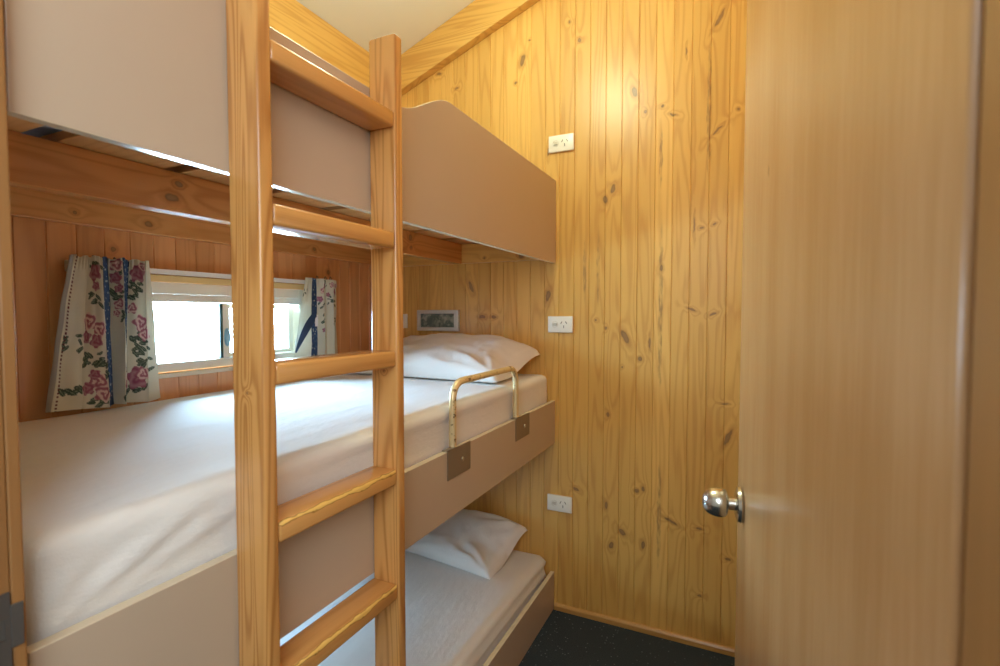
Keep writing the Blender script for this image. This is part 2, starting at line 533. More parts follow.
def obj(name, bm, mats, parent=None, smooth=False, local=False, at=None, angle=40):
    """bm in world coordinates (unless local); the object sits at its parent's base, or at `at`."""
    me = bpy.data.meshes.new(name)
    base = Vector(at) if at is not None else (world_loc(parent) if parent else Vector((0, 0, 0)))
    if not local:
        bmesh.ops.translate(bm, verts=bm.verts, vec=-base)
    bm.normal_update()
    if smooth:
        lim = math.radians(angle)
        for f in bm.faces:
            f.smooth = True
        for e in bm.edges:
            if len(e.link_faces) == 2 and e.calc_face_angle(0.0) > lim:
                e.smooth = False
    bm.to_mesh(me)
    bm.free()
    o = bpy.data.objects.new(name, me)
    for m in (mats if isinstance(mats, (list, tuple)) else [mats]):
        me.materials.append(m)
    COL.objects.link(o)
    if parent is not None:
        o.parent = parent
        if at is not None:
            o.location = base - world_loc(parent)
    elif not local:
        o.location = base
    return o


def thing(name, label, cat, loc, group=None, rot=None):
    o = bpy.data.objects.new(name, None)
    o.empty_display_size = 0.05
    COL.objects.link(o)
    o.location = loc
    if rot:
        o.rotation_euler = rot
    o['label'] = label
    o['category'] = cat
    if group:
        o['group'] = group
    return o


def tag(o, label, cat, group=None, kind=None):
    o['label'] = label
    o['category'] = cat
    if group:
        o['group'] = group
    if kind:
        o['kind'] = kind
    return o


def struct(o, label, cat):
    return tag(o, label, cat, kind='structure')


NB = bmesh.new

# ------------------------------------------------------------------ room shell
GW, GD = 0.0026, 0.0026      # half width and depth of the V joints


def lined_wall(axis, face, sgn, a0, a1, joint0, top_fn, holes=(), bottom=0.0, thick=0.07):
    """Board lined wall along `axis` (0 or 1); its face at `face`, joints sunk towards sgn; openings (a0, a1, z0, z1)."""
    ks = {a0: 0.0, a1: 0.0}
    k = math.ceil((a0 - joint0) / BW)
    j = joint0 + k * BW
    while j < a1 - 1e-4:
        for d, dep in ((-GW, 0.0), (-0.0008, GD), (0.0008, GD), (GW, 0.0)):
            if a0 < j + d < a1:
                ks[j + d] = dep
        j += BW
    for h in holes:
        for e in h[:2]:
            if not any(abs(e - q) < 1e-5 for q in ks):
                ks[e] = 0.0
    ks = sorted(ks.items())
    bm = NB()

    def P(a, dep, z):
        return Vector((a, face + sgn * dep, z)) if axis == 0 else Vector((face + sgn * dep, a, z))
    cache = {}

    def V(a, dep, z):
        key = (round(a, 6), round(dep, 6), round(z, 6))
        if key not in cache:
            cache[key] = bm.verts.new(P(a, dep, z))
        return cache[key]
    for (p, dp), (q, dq) in zip(ks, ks[1:]):
        m = (p + q) / 2
        zs = [bottom]
        for h in sorted(holes, key=lambda t: t[2]):
            if h[0] < m < h[1]:
                zs += [h[2], h[3]]
        zs.append(None)
        for i in range(0, len(zs), 2):
            lo, hi = zs[i], zs[i + 1]
            tp, tq = (top_fn(p), top_fn(q)) if hi is None else (hi, hi)
            bm.faces.new((V(p, dp, lo), V(q, dq, lo), V(q, dq, tq), V(p, dp, tp)))
            bm.faces.new((V(q, thick, lo), V(p, thick, lo), V(p, thick, tp), V(q, thick, tq)))
    bmesh.ops.recalc_face_normals(bm, faces=[f for f in bm.faces])
    for f in bm.faces:        # face the room
        c = f.calc_center_median()
        front = abs((c.y if axis == 0 else c.x) - face) < thick * 0.5
        nrm = f.normal.y if axis == 0 else f.normal.x
        if (nrm * sgn > 0) == front:
            f.normal_flip()
    return bm


WIN_Y0, WIN_Y1, WIN_Z0, WIN_Z1 = 0.88, 1.585, 1.160, 1.452
LOW = (0.88, 1.585, 0.37, 0.53)
struct(obj('wall_back', lined_wall(0, D, 1, XW - 0.02, XR + 0.02, -0.715, ceil_z), M_END), 'knotty pine board end wall of the bunk room', 'wall')
struct(obj('wall_left', lined_wall(1, XW, -1, YN - 0.02, D + 0.02, 0.02, lambda a: ceil_z(XW) + 0.02,
           [(WIN_Y0, WIN_Y1, WIN_Z0, WIN_Z1), LOW]), M_SIDE), 'pine board wall behind the bunks with the small window', 'wall')
struct(obj('wall_right', lined_wall(1, XR, 1, YN - 0.02, D + 0.02, 0.02, lambda a: ceil_z(XR) + 0.02), M_SIDE), 'pine board wall hidden behind the open door', 'wall')

bm = NB()
box(bm, -2.0, 1.5, -1.75, D + 0.08, -0.05, 0.0)
struct(obj('floor', bm, M_CARPET), 'dark flecked carpet floor', 'floor')
bm = NB()
prism(bm, [(XW - 0.08, ceil_z(XW - 0.08)), (XR + 0.08, ceil_z(XR + 0.08)), (XR + 0.08, ceil_z(XR + 0.08) + 0.05), (XW - 0.08, ceil_z(XW - 0.08) + 0.05)], 1, 0.10, D + 0.08)
struct(obj('ceiling', bm, M_CEIL), 'off-white sloping ceiling', 'ceiling')

# wall with the doorway, and an unseen plain hall enclosed for the lighting
JX0, JX1 = -0.704, 0.0915
bm = NB()
prism(bm, [(XW - 0.02, 0), (JX0 - 0.035, 0), (JX0 - 0.035, 2.09), (JX1 + 0.035, 2.09), (JX1 + 0.035, 0), (XR + 0.02, 0),
           (XR + 0.02, ceil_z(XR) + 0.01), (XW - 0.02, ceil_z(XW) + 0.01)], 1, 0.165, YN)
struct(obj('wall_front', bm, M_CREAM), 'cream wall with the doorway', 'wall')
bm = NB()
box(bm, -1.90, -1.85, -1.70, 0.164, 0, 2.45)
struct(obj('wall_hall_left', bm, M_CREAM), 'unseen cream side wall enclosing the hall', 'wall')
bm = NB()
box(bm, 1.35, 1.40, -1.70, 0.164, 0, 2.45)
struct(obj('wall_hall_right', bm, M_CREAM), 'unseen cream far side wall enclosing the hall', 'wall')
bm = NB()
box(bm, -1.90, 1.40, -1.75, -1.70, 0, 2.45)
struct(obj('wall_hall_back', bm, M_CREAM), 'unseen cream wall enclosing the hall, facing the doorway', 'wall')
bm = NB()
box(bm, -1.90, -1.66, 0.165, 0.22, 0, 2.45)
box(bm, 0.23, 1.40, 0.165, 0.22, 0, 2.45)
struct(obj('wall_hall_front', bm, M_CREAM), 'unseen cream wall enclosing the hall beside the bunk room', 'wall')
bm = NB()
box(bm, -1.90, 1.40, -1.75, 0.164, 2.45, 2.50)
struct(obj('ceiling_hall', bm, M_CEIL), 'unseen white flat ceiling enclosing the hall', 'ceiling')

# rake beam on the end wall, cornice on the window wall, skirting
bm = NB()
x0, x1 = XW + 0.046, XR - 0.002
prism(bm, [(x0, ceil_z(x0) - 0.171), (x1, ceil_z(x1) - 0.171), (x1, ceil_z(x1) - 0.001), (x0, ceil_z(x0) - 0.001)], 1, D - 0.047, D - 0.001, 0.003)
struct(obj('trim_1', bm, M_BEAM_RAKE), 'raked pine beam under the sloping ceiling', 'beam')
bm = NB()
prism(bm, [(XW + 0.001, ceil_z(XW) - 0.190), (XW + 0.045, ceil_z(XW) - 0.190), (XW + 0.045, ceil_z(XW + 0.045) - 0.003), (XW + 0.001, ceil_z(XW) - 0.003)], 1, YN + 0.002, D - 0.002, 0.003)
struct(obj('trim_2', bm, M_BEAM), 'pine cornice beam on the wall above the top bunk', 'beam')
bm = NB()
prism(bm, [(D - 0.014, 0.001), (D - 0.0005, 0.001), (D - 0.0005, 0.029), (D - 0.003, 0.031), (D - 0.009, 0.028), (D - 0.014, 0.020)], 0, XF + 0.003, XR - 0.003)
struct(obj('baseboard_back', bm, M_SKIRT), 'narrow pine skirting along the carpet', 'skirting')

# ------------------------------------------------------------------ doorway frame, strike plate, door
bm = NB()
box(bm, JX0 - 0.034, JX0 + 0.004, 0.13, 0.2345, 0.001, 2.055, 0.003)
box(bm, JX0 - 0.034, JX0 - 0.009, 0.2350, 0.2590, 0.001, 2.055, 0.0015)
box(bm, JX0 - 0.034, JX0 - 0.009, 0.2592, 0.272, 0.001, 2.055, 0.0022)
jl = struct(obj('trim_3', bm, M_JAMB), 'varnished pine door jamb on the latch side', 'door jamb')
bm = NB()
box(bm, JX1, JX1 + 0.034, 0.11, 0.2822, 0.001, 2.055, 0.004, 3)
struct(obj('trim_4', bm, M_JAMB), 'varnished pine door jamb on the hinge side', 'door jamb')
bm = NB()
box(bm, JX0 - 0.034, JX1 + 0.034, 0.13, 0.272, 2.056, 2.089, 0.003)
struct(obj('trim_5', bm, M_JAMB), 'pine head of the doorway', 'door jamb')

bm = NB()                                # T shaped plate with a latch hole, its lip reaching towards the room
t0 = JX0 - 0.0086
for (ya, yb, za, zb) in ((0.236, 0.2575, 1.019, 1.047), (0.236, 0.2575, 0.945, 0.996), (0.2525, 0.2575, 0.9962, 1.0188), (0.236, 0.2475, 0.9962, 1.0188)):
    box(bm, t0, t0 + 0.0018, ya, yb, za, zb)
box(bm, t0, t0 + 0.0024, 0.2577, 0.2690, 0.984, 1.032, 0.0008)
sp = obj('strike_plate', bm, M_STRIKE, jl)
sp['label'] = 'dull grey metal strike plate on the jamb'
bm = NB()
box(bm, t0, t0 + 0.0006, 0.2476, 0.2524, 0.9964, 1.0186)
lh = obj('latch_hole', bm, M_SLOT, sp)

hinge = Vector((0.0895, 0.2845, 0.0))
free = Vector((0.0092, 1.083, 0.0))
du = (free - hinge).normalized()
dn = Vector((-du.y, du.x, 0))            # from the door face into the room (towards the bunks)
dlen = (free - hinge).length
# door local axes: y along the leaf from the hinge, -x out of the visible face
bm = NB()
box(bm, 0.0, 0.036, 0.0, dlen, 0.012, 2.05, 0.0025)
door = struct(obj('door_1', bm, M_DOOR, local=True), 'plain wood veneer door standing open at the right', 'door')
door.location = hinge
door.rotation_euler = (0, 0, math.atan2(-du.x, du.y))


def kn(d, a, b):
    return Vector((-(d if d < 0.013 else d - 0.004), dlen - 0.074 + a, 1.0 + b))


bm = NB()
lathe(bm, [(0, 0.001), (0.031, 0.001), (0.032, 0.004), (0.030, 0.009), (0.022, 0.012), (0, 0.012)], kn, 40)
knob = obj('door_knob', bm, M_STEEL, door, True, local=True)
knob['label'] = 'round satin steel door knob'
bm = NB()
lathe(bm, [(0.0125, 0.011), (0.0115, 0.016), (0.0115, 0.027), (0.0140, 0.0285), (0.0205, 0.0300), (0.0243, 0.0330), (0.0262, 0.0390), (0.0264, 0.0460),
           (0.0250, 0.0540), (0.0222, 0.0610), (0.0178, 0.0670), (0.0115, 0.0710), (0.0055, 0.0726), (0.0, 0.073)], kn, 44)
obj('knob_ball', bm, M_STEEL, knob, True, local=True)

# ------------------------------------------------------------------ windows
def window(name, y0, y1, z0, z1, label):
    bm = NB()
    fx0, fx1 = XW - 0.060, XW - 0.004
    # outer frame: jambs, head, sill rails
    for b in ((y0, y0 + 0.03, z0, z1), (y1 - 0.03, y1, z0, z1)):
        box(bm, fx0, fx1, b[0] + 0.001, b[1], b[2] + 0.001, b[3] - 0.001, 0.002)
    box(bm, fx0, fx1, y0 + 0.0305, y1 - 0.0305, z1 - 0.038, z1 - 0.001, 0.002)
    box(bm, fx0, fx1, y0 + 0.0305, y1 - 0.0305, z0 + 0.001, z0 + 0.030, 0.002)
    # head and sill grooves of the sliding track
    box(bm, fx1 - 0.014, fx1 + 0.001, y0 + 0.0305, y1 - 0.0305, z1 - 0.064, z1 - 0.0385, 0.001)
    w = struct(obj(name, bm, M_ALU), label, 'window')
    my = (y0 + y1) / 2 - 0.012

    def sash(ya, yb, xa, xb, fixed):
        bm = NB()
        za, zb = z0 + 0.031, z1 - 0.065
        wd = 0.026
        box(bm, xa, xb, ya, ya + wd, za, zb, 0.002)
        box(bm, xa, xb, yb - wd, yb, za, zb, 0.002)
        if not fixed:
            box(bm, xa, xb, ya + wd, yb - wd, zb - 0.018, zb, 0.002)
            box(bm, xa, xb, ya + wd, yb - wd, za, za + 0.014, 0.002)
        s = obj('sash', bm, M_ALU, w)
        bm = NB()
        xm = (xa + xb) / 2
        box(bm, xm - 0.002, xm + 0.002, ya + wd, yb - wd, za + (0 if fixed else 0.014), zb - (0 if fixed else 0.018))
        obj('pane', bm, M_GLASS, s)
        return s
    s1 = sash(y0 + 0.031, my + 0.018, fx0 + 0.030, fx1 - 0.006, True)
    s2 = sash(my - 0.006, y1 - 0.031, fx0 + 0.004, fx0 + 0.024, False)
    bm = NB()
    box(bm, fx0 + 0.034, fx1 - 0.008, my - 0.019, my - 0.0085, z0 + 0.031, z1 - 0.065)
    sl = obj('seal', bm, M_SEAL, w)
    bm = NB()
    zc = z0 + 0.105
    lathe(bm, [(0, -0.001), (0.016, -0.001), (0.017, 0.004), (0.014, 0.010), (0.0, 0.012)],
          lambda d, a, b: Vector((fx1 - 0.005 + d, my + 0.004 + a * 0.62, zc + b * 2.0)), 24)
    la = obj('latch', bm, M_LATCH, w, True)
    la['label'] = 'oval sash latch with bluish glare in its colour'
    # timber lining and casing round the frame
    bm = NB()
    box(bm, XW + 0.0006, XW + 0.014, y0 - 0.03, y1 + 0.02, z1 - 0.002, z1 + 0.020, 0.002)
    box(bm, XW + 0.0006, XW + 0.010, y0 - 0.03, y0 - 0.002, z0 - 0.014, z1 - 0.003, 0.002)
    box(bm, XW + 0.0006, XW + 0.010, y1 + 0.001, y1 + 0.02, z0 - 0.014, z1 - 0.003, 0.002)
    obj('casing', bm, M_CASING, w)
    bm = NB()
    box(bm, XW - 0.003, XW + 0.018, y0 - 0.03, y1 + 0.02, z0 - 0.016, z0 - 0.002, 0.002)
    si = obj('sill', bm, M_EDGE, w)
    si['label'] = 'white window sill'
    return w


window('window_1', WIN_Y0, WIN_Y1, WIN_Z0, WIN_Z1, 'small sliding aluminium window above the middle bunk')
window('window_2', *LOW, 'small sliding window beside the bottom bunk')

# curtain track
tr = thing('curtain_rail', 'white curtain track running above the small window', 'curtain rail', (XW, 1.2, 1.478))
bm = NB()
prism(bm, [(XW + 0.017, 1.474), (XW + 0.034, 1.474), (XW + 0.034, 1.489), (XW + 0.001, 1.489), (XW + 0.001, 1.481), (XW + 0.017, 1.481)], 1, 0.768, 1.70)
obj('track', bm, M_WHITE, tr)
for ya in (0.738, 1.701):
    bm = NB()
    box(bm, XW + 0.0005, XW + 0.042, ya, ya + 0.029, 1.464, 1.497, 0.005, 3)
    e = obj('end_stop', bm, M_GREY, tr)

# ------------------------------------------------------------------ bunks
GUARD = []


def sstep(a, b, x):
    t = max(0.0, min(1.0, (x - a) / (b - a)))
    return t * t * (3 - 2 * t)


def guard_top(y):
    return 1.843 + 0.096 * max(sstep(0.985, 1.235, y), 1 - sstep(0.265, 0.46, y))


def board(name, pts, parent, at):
    """beige board in the (y, z) plane, its faces laminate and its edges cream."""
    bm = NB()
    prism(bm, pts, 0, XF - 0.018, XF, 0.0012)
    bm.normal_update()
    for f in bm.faces:
        f.material_index = 0 if f.normal.x > 0.95 or f.normal.x < -0.95 else 1
    return obj(name, bm, [M_LAM, M_EDGE], parent, at=at)


Y0, Y1 = 0.280, D - 0.002
bunk = thing('bunk_bed', 'top bunk with a wavy beige guard board beside the ceiling', 'bunk bed', (-1.2, 1.2, 1.574), 'three built-in bunks')
pts = [(Y0, 1.574), (Y1, 1.574)] + [(Y1 - (Y1 - Y0) * i / 90, guard_top(Y1 - (Y1 - Y0) * i / 90)) for i in range(91)]
board('guard_board', pts, bunk, (XF, 0, 1.574))
bm = NB()
box(bm, -1.245, -1.2, Y0, D - 0.022, 1.590, 1.684, 0.002)
obj('support_beam', bm, M_JOIST, bunk, at=(0, 0, 1.590))
bm = NB()
box(bm, XW + 0.0008, XW + 0.020, Y0, D - 0.022, 1.596, 1.684, 0.003)
obj('wall_ledger', bm, M_LEDGER, bunk, at=(0, 0, 1.590))
bm = NB()
box(bm, XW + 0.022, XF - 0.019, D - 0.021, D - 0.0008, 1.592, 1.684, 0.002)
obj('end_cleat', bm, M_CLEAT, bunk, at=(0, 0, 1.592))
ya = 0.478 - 0.197
i = 0
while ya < D - 0.08:
    yb = min(ya + (0.197 if i == 0 else 0.203), D - 0.003)
    bm = NB()
    box(bm, XW + 0.004, XF - 0.0195, ya, yb, 1.685, 1.704, 0.0015)
    obj('slat', bm, M_SLAT, bunk, at=(XW, (ya + yb) / 2, 1.685))
    i += 1
    ya = 0.531 + 0.2405 * (i - 1)
bm = NB()
box(bm, XF - 0.045, XF - 0.0195, Y0, D - 0.024, 1.640, 1.684, 0.002)
obj('front_batten', bm, M_JOIST, bunk, at=(0, 0, 1.640))

mid = thing('bunk_bed', 'middle bunk with a low beige front board level with the window', 'bunk bed', (-1.2, 1.2, 0.762), 'three built-in bunks')
board('front_board', [(Y0, 0.764), (Y1, 0.764), (Y1, 0.958), (Y0, 0.958)], mid, (XF, 0, 0.762))
bm = NB()
box(bm, XW + 0.003, XF - 0.019, Y0, Y1, 0.830, 0.848, 0.002)
obj('bed_base', bm, M_BASE, mid, at=(0, 0, 0.83))
low = thing('bunk_bed', 'bottom bunk with a beige front board standing on the carpet', 'bunk bed', (-1.2, 1.2, 0.0), 'three built-in bunks')
board('front_board', [(Y0, 0.001), (Y1, 0.001), (Y1, 0.171), (Y0, 0.171)], low, (XF, 0, 0))
bm = NB()
box(bm, XW + 0.003, XF - 0.019, Y0, Y1, 0.060, 0.078, 0.002)
obj('bed_base', bm, M_BASE, low, at=(0, 0, 0.06))

# ------------------------------------------------------------------ mattresses
def soft_box(x0, x1, y0, y1, z0, z1, r, step=0.016, disp=None):
    bm = NB()
    nx, ny, nz = (max(2, int((b - a) / step)) for a, b in ((x0, x1), (y0, y1), (z0, z1)))
    cache = {}

    def V(i, j, k):
        key = (i, j, k)
        if key in cache:
            return cache[key]
        p = Vector((x0 + (x1 - x0) * i / nx, y0 + (y1 - y0) * j / ny, z0 + (z1 - z0) * k / nz))
        c = Vector((min(max(p.x, x0 + r), x1 - r), min(max(p.y, y0 + r), y1 - r), min(max(p.z, z0 + r), z1 - r)))
        d = p - c
        n = d.normalized() if d.length > 1e-9 else Vector((0, 0, 1))
        if d.length > r:
            p = c + n * r
        if disp:
            p = p + disp(p, n)
        cache[key] = bm.verts.new(p)
        return cache[key]
    for i in range(nx):
        for j in range(ny):
            bm.faces.new((V(i, j, 0), V(i, j + 1, 0), V(i + 1, j + 1, 0), V(i + 1, j, 0)))
            bm.faces.new((V(i, j, nz), V(i + 1, j, nz), V(i + 1, j + 1, nz), V(i, j + 1, nz)))
    for i in range(nx):
        for k in range(nz):
            bm.faces.new((V(i, 0, k), V(i + 1, 0, k), V(i + 1, 0, k + 1), V(i, 0, k + 1)))
            bm.faces.new((V(i, ny, k), V(i, ny, k + 1), V(i + 1, ny, k + 1), V(i + 1, ny, k)))
    for j in range(ny):
        for k in range(nz):
            bm.faces.new((V(0, j, k), V(0, j, k + 1), V(0, j + 1, k + 1), V(0, j + 1, k)))
            bm.faces.new((V(nx, j, k), V(nx, j + 1, k), V(nx, j + 1, k + 1), V(nx, j, k + 1)))
    return bm


def crease(p, a, b, width, h):
    """height of a fold running from a to b."""
    ab = b - a
    t = max(0.0, min(1.0, (p - a).dot(ab) / ab.length_squared))
    d = (p - (a + ab * t)).length
    return h * math.exp(-(d / width) ** 2) * (0.35 + 0.65 * math.sin(math.pi * min(1, max(0.02, t))))


FOLDS = [(Vector((-0.760, 0.300, 0.985)), Vector((-0.78, 0.42, 1.082)), 0.007, 0.011),
         (Vector((-0.755, 0.31, 0.965)), Vector((-0.765, 0.50, 1.05)), 0.008, 0.010),
         (Vector((-0.755, 0.34, 0.955)), Vector((-0.765, 0.66, 1.06)), 0.007, 0.007),
         (Vector((-0.79, 0.30, 1.08)), Vector((-0.90, 0.55, 1.085)), 0.006, 0.006),
         (Vector((-0.755, 0.50, 0.98)), Vector((-0.765, 0.505, 1.06)), 0.005, 0.004)]


def keep(p, d, zb, zs):
    q = p + d
    if n_low(p, zb):
        q.z = max(q.z, zb)
    lim = XF - 0.0235 if q.z < zs else XF - 0.014
    q.x = min(max(q.x, XW + 0.008), lim)
    q.y = min(max(q.y, 0.284), D - 0.006)
    return q - p


def n_low(p, zb):
    return p.z < zb + 0.04


def mid_disp(p, n):
    a = 0.004 * noise.noise(p * 4.0) + 0.0015 * noise.noise(Vector((p.x * 14, p.y * 6, p.z * 10)))
    if p.x > -0.95 and p.y < 0.8:
        for f in FOLDS:
            a += crease(p, *f)
    if p.y > 1.9 and p.x > -0.9:          # gathered corner under the elastic
        a += 0.003 * math.sin(p.y * 210 + p.z * 60) * sstep(1.96, 2.10, p.y) * sstep(1.075, 1.0, p.z)
    a += 0.006 * math.exp(-((p.y - 1.2) / 0.6) ** 2) * (1 if p.z > 1.05 else 0)
    return keep(p, n * a, 0.850, 0.968)


def low_disp(p, n):
    a = 0.003 * noise.noise(p * 4.0 + Vector((3, 1, 7))) + 0.002 * noise.noise(Vector((p.x * 16, p.y * 5, p.z * 10 + 5)))
    if p.x > -0.90:
        a += 0.004 * math.sin(p.z * 120 + p.y * 6 + 2 * noise.noise(p * 3)) * sstep(0.25, 0.22, p.z)
        if p.y > 1.85:
            a += 0.004 * math.sin(p.y * 170 + p.z * 90) * sstep(1.9, 2.05, p.y) * sstep(0.255, 0.22, p.z)
    return keep(p, n * a, 0.080, 0.19)


tag(obj('mattress', soft_box(-1.640, -0.760, 0.294, D - 0.010, 0.850, 1.076, 0.026, 0.0125, mid_disp), M_SHEET, None, True, at=(-1.2, 1.2, 0.85), angle=80),
    'mattress in a white fitted sheet on the middle bunk', 'mattress', 'sheeted mattresses')
tag(obj('mattress', soft_box(-1.640, -0.765, 0.294, D - 0.014, 0.080, 0.252, 0.034, 0.014, low_disp), M_SHEET, None, True, at=(-1.2, 1.2, 0.08), angle=80),
    'mattress in a white fitted sheet on the bottom bunk', 'mattress', 'sheeted mattresses')
tag(obj('mattress', soft_box(-1.640, -0.762, 0.292, D - 0.012, 1.706, 1.800, 0.02, 0.03), M_TICK, None, True, at=(-1.2, 1.2, 1.706), angle=80),
    'dark blue mattress glimpsed through the slats of the top bunk', 'mattress')

# ------------------------------------------------------------------ pillows
def pillow(name, corners, base_fn, H, label, seed):
    """corners: four plan points (front right, back right, back left, front left); base_fn(s, t) = height of the underside."""
    fr, br, bl, fl = [Vector(c) for c in corners]
    n = 56
    bm = NB()
    top, bot = {}, {}
    for i in range(n + 1):
        for j in range(n + 1):
            s, t = i / n, j / n              # s: right -> left, t: front -> back
            u, v = 2 * s - 1, 2 * t - 1
            pin = 0.045
            su = 0.5 + 0.5 * u * (1 - pin * (1 - v * v) * abs(u))
            tv = 0.5 + 0.5 * v * (1 - pin * (1 - u * u) * abs(v))
            p = (fr * (1 - su) + fl * su) * (1 - tv) + (br * (1 - su) + bl * su) * tv
            e = max(0.0, (1 - u * u)) * max(0.0, (1 - v * v))
            th = H * (e ** 0.35)
            edge = 1 - e ** 0.5
            w = Vector((p.x * 9, p.y * 9, seed))
            wr = 0.008 * noise.noise(w) + 0.004 * noise.noise(w * 2.7)
            for cu, cv in ((-1, -1), (-1, 1), (1, -1), (1, 1)):     # creases running in from the corners
                du_, dv_ = u - cu, v - cv
                rr = math.hypot(du_, dv_)
                an = math.atan2(dv_, du_)
                wr += 0.006 * math.sin(an * 11 + seed) * math.exp(-((rr - 0.55) / 0.38) ** 2)
            zb = base_fn(s, t)
            zt = zb + th * 0.80 + wr * min(1.0, e * 5)
            zl = zb - th * 0.20 * 0.2
            top[i, j] = bm.verts.new((p.x, p.y, zt + 0.004))
            bot[i, j] = top[i, j] if i in (0, n) or j in (0, n) else bm.verts.new((p.x, p.y, zl))
    for i in range(n):
        for j in range(n):
            bm.faces.new((top[i, j], top[i + 1, j], top[i + 1, j + 1], top[i, j + 1]))
            q = (bot[i, j], bot[i, j + 1], bot[i + 1, j + 1], bot[i + 1, j])
            if len(set(q)) == 4 and not all(top[a] is bot[a] for a in ((i, j), (i + 1, j), (i + 1, j + 1), (i, j + 1))):
                try:
                    bm.faces.new(q)
                except ValueError:
                    pass
    bmesh.ops.recalc_face_normals(bm, faces=bm.faces)
    o = obj(name, bm, M_PILLOW, None, True, at=((fr.x + bl.x) / 2, (fr.y + bl.y) / 2, base_fn(0.5, 0.0)), angle=80)
    return tag(o, label, 'pillow', 'white pillows')


pillow('pillow', [(-0.812, 1.700, 0), (-0.785, 2.105, 0), (-1.585, 2.118, 0), (-1.585, 1.725, 0)],
       lambda s, t: 1.088 + 0.075 * sstep(0.30, 1.0, t), 0.150,
       'plump white pillow against the end wall on the middle bunk', 1.0)
pillow('pillow', [(-0.890, 1.800, 0), (-0.845, 2.105, 0), (-1.45, 2.118, 0), (-1.46, 1.875, 0)],
       lambda s, t: 0.262 + 0.092 * sstep(0.30, 1.0, t), 0.110,
       'white pillow at the end wall on the bottom bunk', 5.0)

# ------------------------------------------------------------------ ladder
XS0, XS1 = XF + 0.001, XF + 0.0715
lad = thing('bunk_ladder', 'varnished pine ladder with worn rungs in front of the bunks', 'ladder', (XS0, 0.731, 0.0))
for ya, yb in ((0.5435, 0.5705), (0.8840, 0.9110)):
    bm = NB()
    box(bm, XS0, XS1, ya, yb, 0.001, 1.943, 0.0055, 3)
    obj('stile', bm, M_STILE, lad, True, at=(XS0, ya, 0))
for i in range(7):
    zt = (1.780, 1.525, 1.270, 1.012, 0.757, 0.505, 0.252)[i]
    bm = NB()
    box(bm, XS0 + 0.001, XS1 - 0.0015, 0.5710, 0.8835, zt - 0.035, zt, 0.006, 3)
    obj('rung', bm, M_RUNG_WORN if i in (3, 4) else M_RUNG, lad, True, at=(XS0, 0.571, zt - 0.018))

# ------------------------------------------------------------------ bed rail
rail = thing('bed_rail', 'worn brass tube rail screwed to the middle bunk front board', 'bed rail', (XF, 1.46, 0.96))
xr = XF - 0.009
pts = [(xr, 1.254, 0.9625 + 0.0262 * i) for i in range(6)]
rc = 0.052
for i in range(9):
    a = math.pi - math.pi / 2 * i / 8
    pts.append((xr, 1.254 + rc + rc * math.cos(a), 1.149 - rc + rc * math.sin(a)))
for i in range(1, 6):
    pts.append((xr, 1.254 + rc + (1.716 - 1.254 - 2 * rc) * i / 6, 1.149))
for i in range(9):
    a = math.pi / 2 - math.pi / 2 * i / 8
    pts.append((xr, 1.716 - rc + rc * math.cos(a), 1.149 - rc + rc * math.sin(a)))
for i in range(1, 6):
    pts.append((xr, 1.716, 1.097 - 0.0269 * i))
bm = NB()
tube(bm, pts, 0.0105, 18)
obj('rail_tube', bm, M_BRASS, rail, True)
for ya in (1.206, 1.692):
    bm = NB()
    box(bm, XF + 0.0006, XF + 0.003, ya, ya + 0.135, 0.876, 0.962, 0.0008)
    box(bm, XF - 0.016, XF + 0.003, ya, ya + 0.05, 0.9590, 0.9620, 0.0008)
    br = obj('bracket', bm, M_BRACKET, rail)
    bm = NB()
    lathe(bm, [(0, 0.0), (0.007, 0.0), (0.0065, 0.002), (0.004, 0.0035), (0, 0.0038)],
          lambda d, a, b: Vector((XF + 0.0030 + d, ya + 0.085 + a, 0.918 + b)), 16)
    obj('screw', bm, M_SCREW, br, True)

# ------------------------------------------------------------------ sockets, switch, wall panel
def socket(z, label):
    xc, yf = -0.7065, D - 0.0006
    o = thing('power_outlet', label, 'power outlet', (xc, yf, z), 'power outlets on the end wall')
    bm = NB()
    box(bm, xc - 0.058, xc + 0.058, yf - 0.011, yf, z - 0.0365, z + 0.0365, 0.0035, 2)
    obj('plate', bm, M_SOCK, o, True, angle=50)
    bm = NB()
    box(bm, xc - 0.033, xc - 0.015, yf - 0.0155, yf - 0.0112, z - 0.0065, z + 0.0065, 0.0015, 2)
    lathe(bm, [(0.0125, 0.0112), (0.0135, 0.0112), (0.0135, 0.0128), (0.0125, 0.0128), (0.0125, 0.0112)],
          lambda d, a, b: Vector((xc - 0.024 + a, yf - d, z + b)), 24)
    obj('switch', bm, M_SWITCH, o)
    for dx, dz, an in ((0.006, 0.008, 30), (0.028, 0.008, -30), (0.017, -0.010, 0)):
        bm = NB()
        box(bm, -0.0014, 0.0014, -0.0121, -0.0113, -0.006, 0.006)
        bmesh.ops.rotate(bm, verts=bm.verts, cent=(0, 0, 0), matrix=Matrix.Rotation(R(an), 3, 'Y'))
        bmesh.ops.translate(bm, verts=bm.verts, vec=(xc + dx, yf, z + dz))
        obj('pin_slot', bm, M_SLOT, o)
    return o


socket(2.098, 'white power outlet beside the top bunk guard board, highest of three')
socket(1.302, 'white power outlet on the end wall level with the middle bunk pillow')
socket(0.493, 'white power outlet above the bottom bunk, lowest of three')

sw = thing('light_switch', 'white switch plate partly behind the ladder near the window wall', 'light switch', (-1.589, D, 1.312))
bm = NB()
box(bm, -1.645, -1.532, D - 0.010, D - 0.0006, 1.2755, 1.3485, 0.003, 2)
obj('plate', bm, M_SOCK, sw, True, angle=50)
bm = NB()
box(bm, -1.598, -1.580, D - 0.0140, D - 0.0102, 1.300, 1.324, 0.0015)
obj('rocker', bm, M_SWITCH, sw)

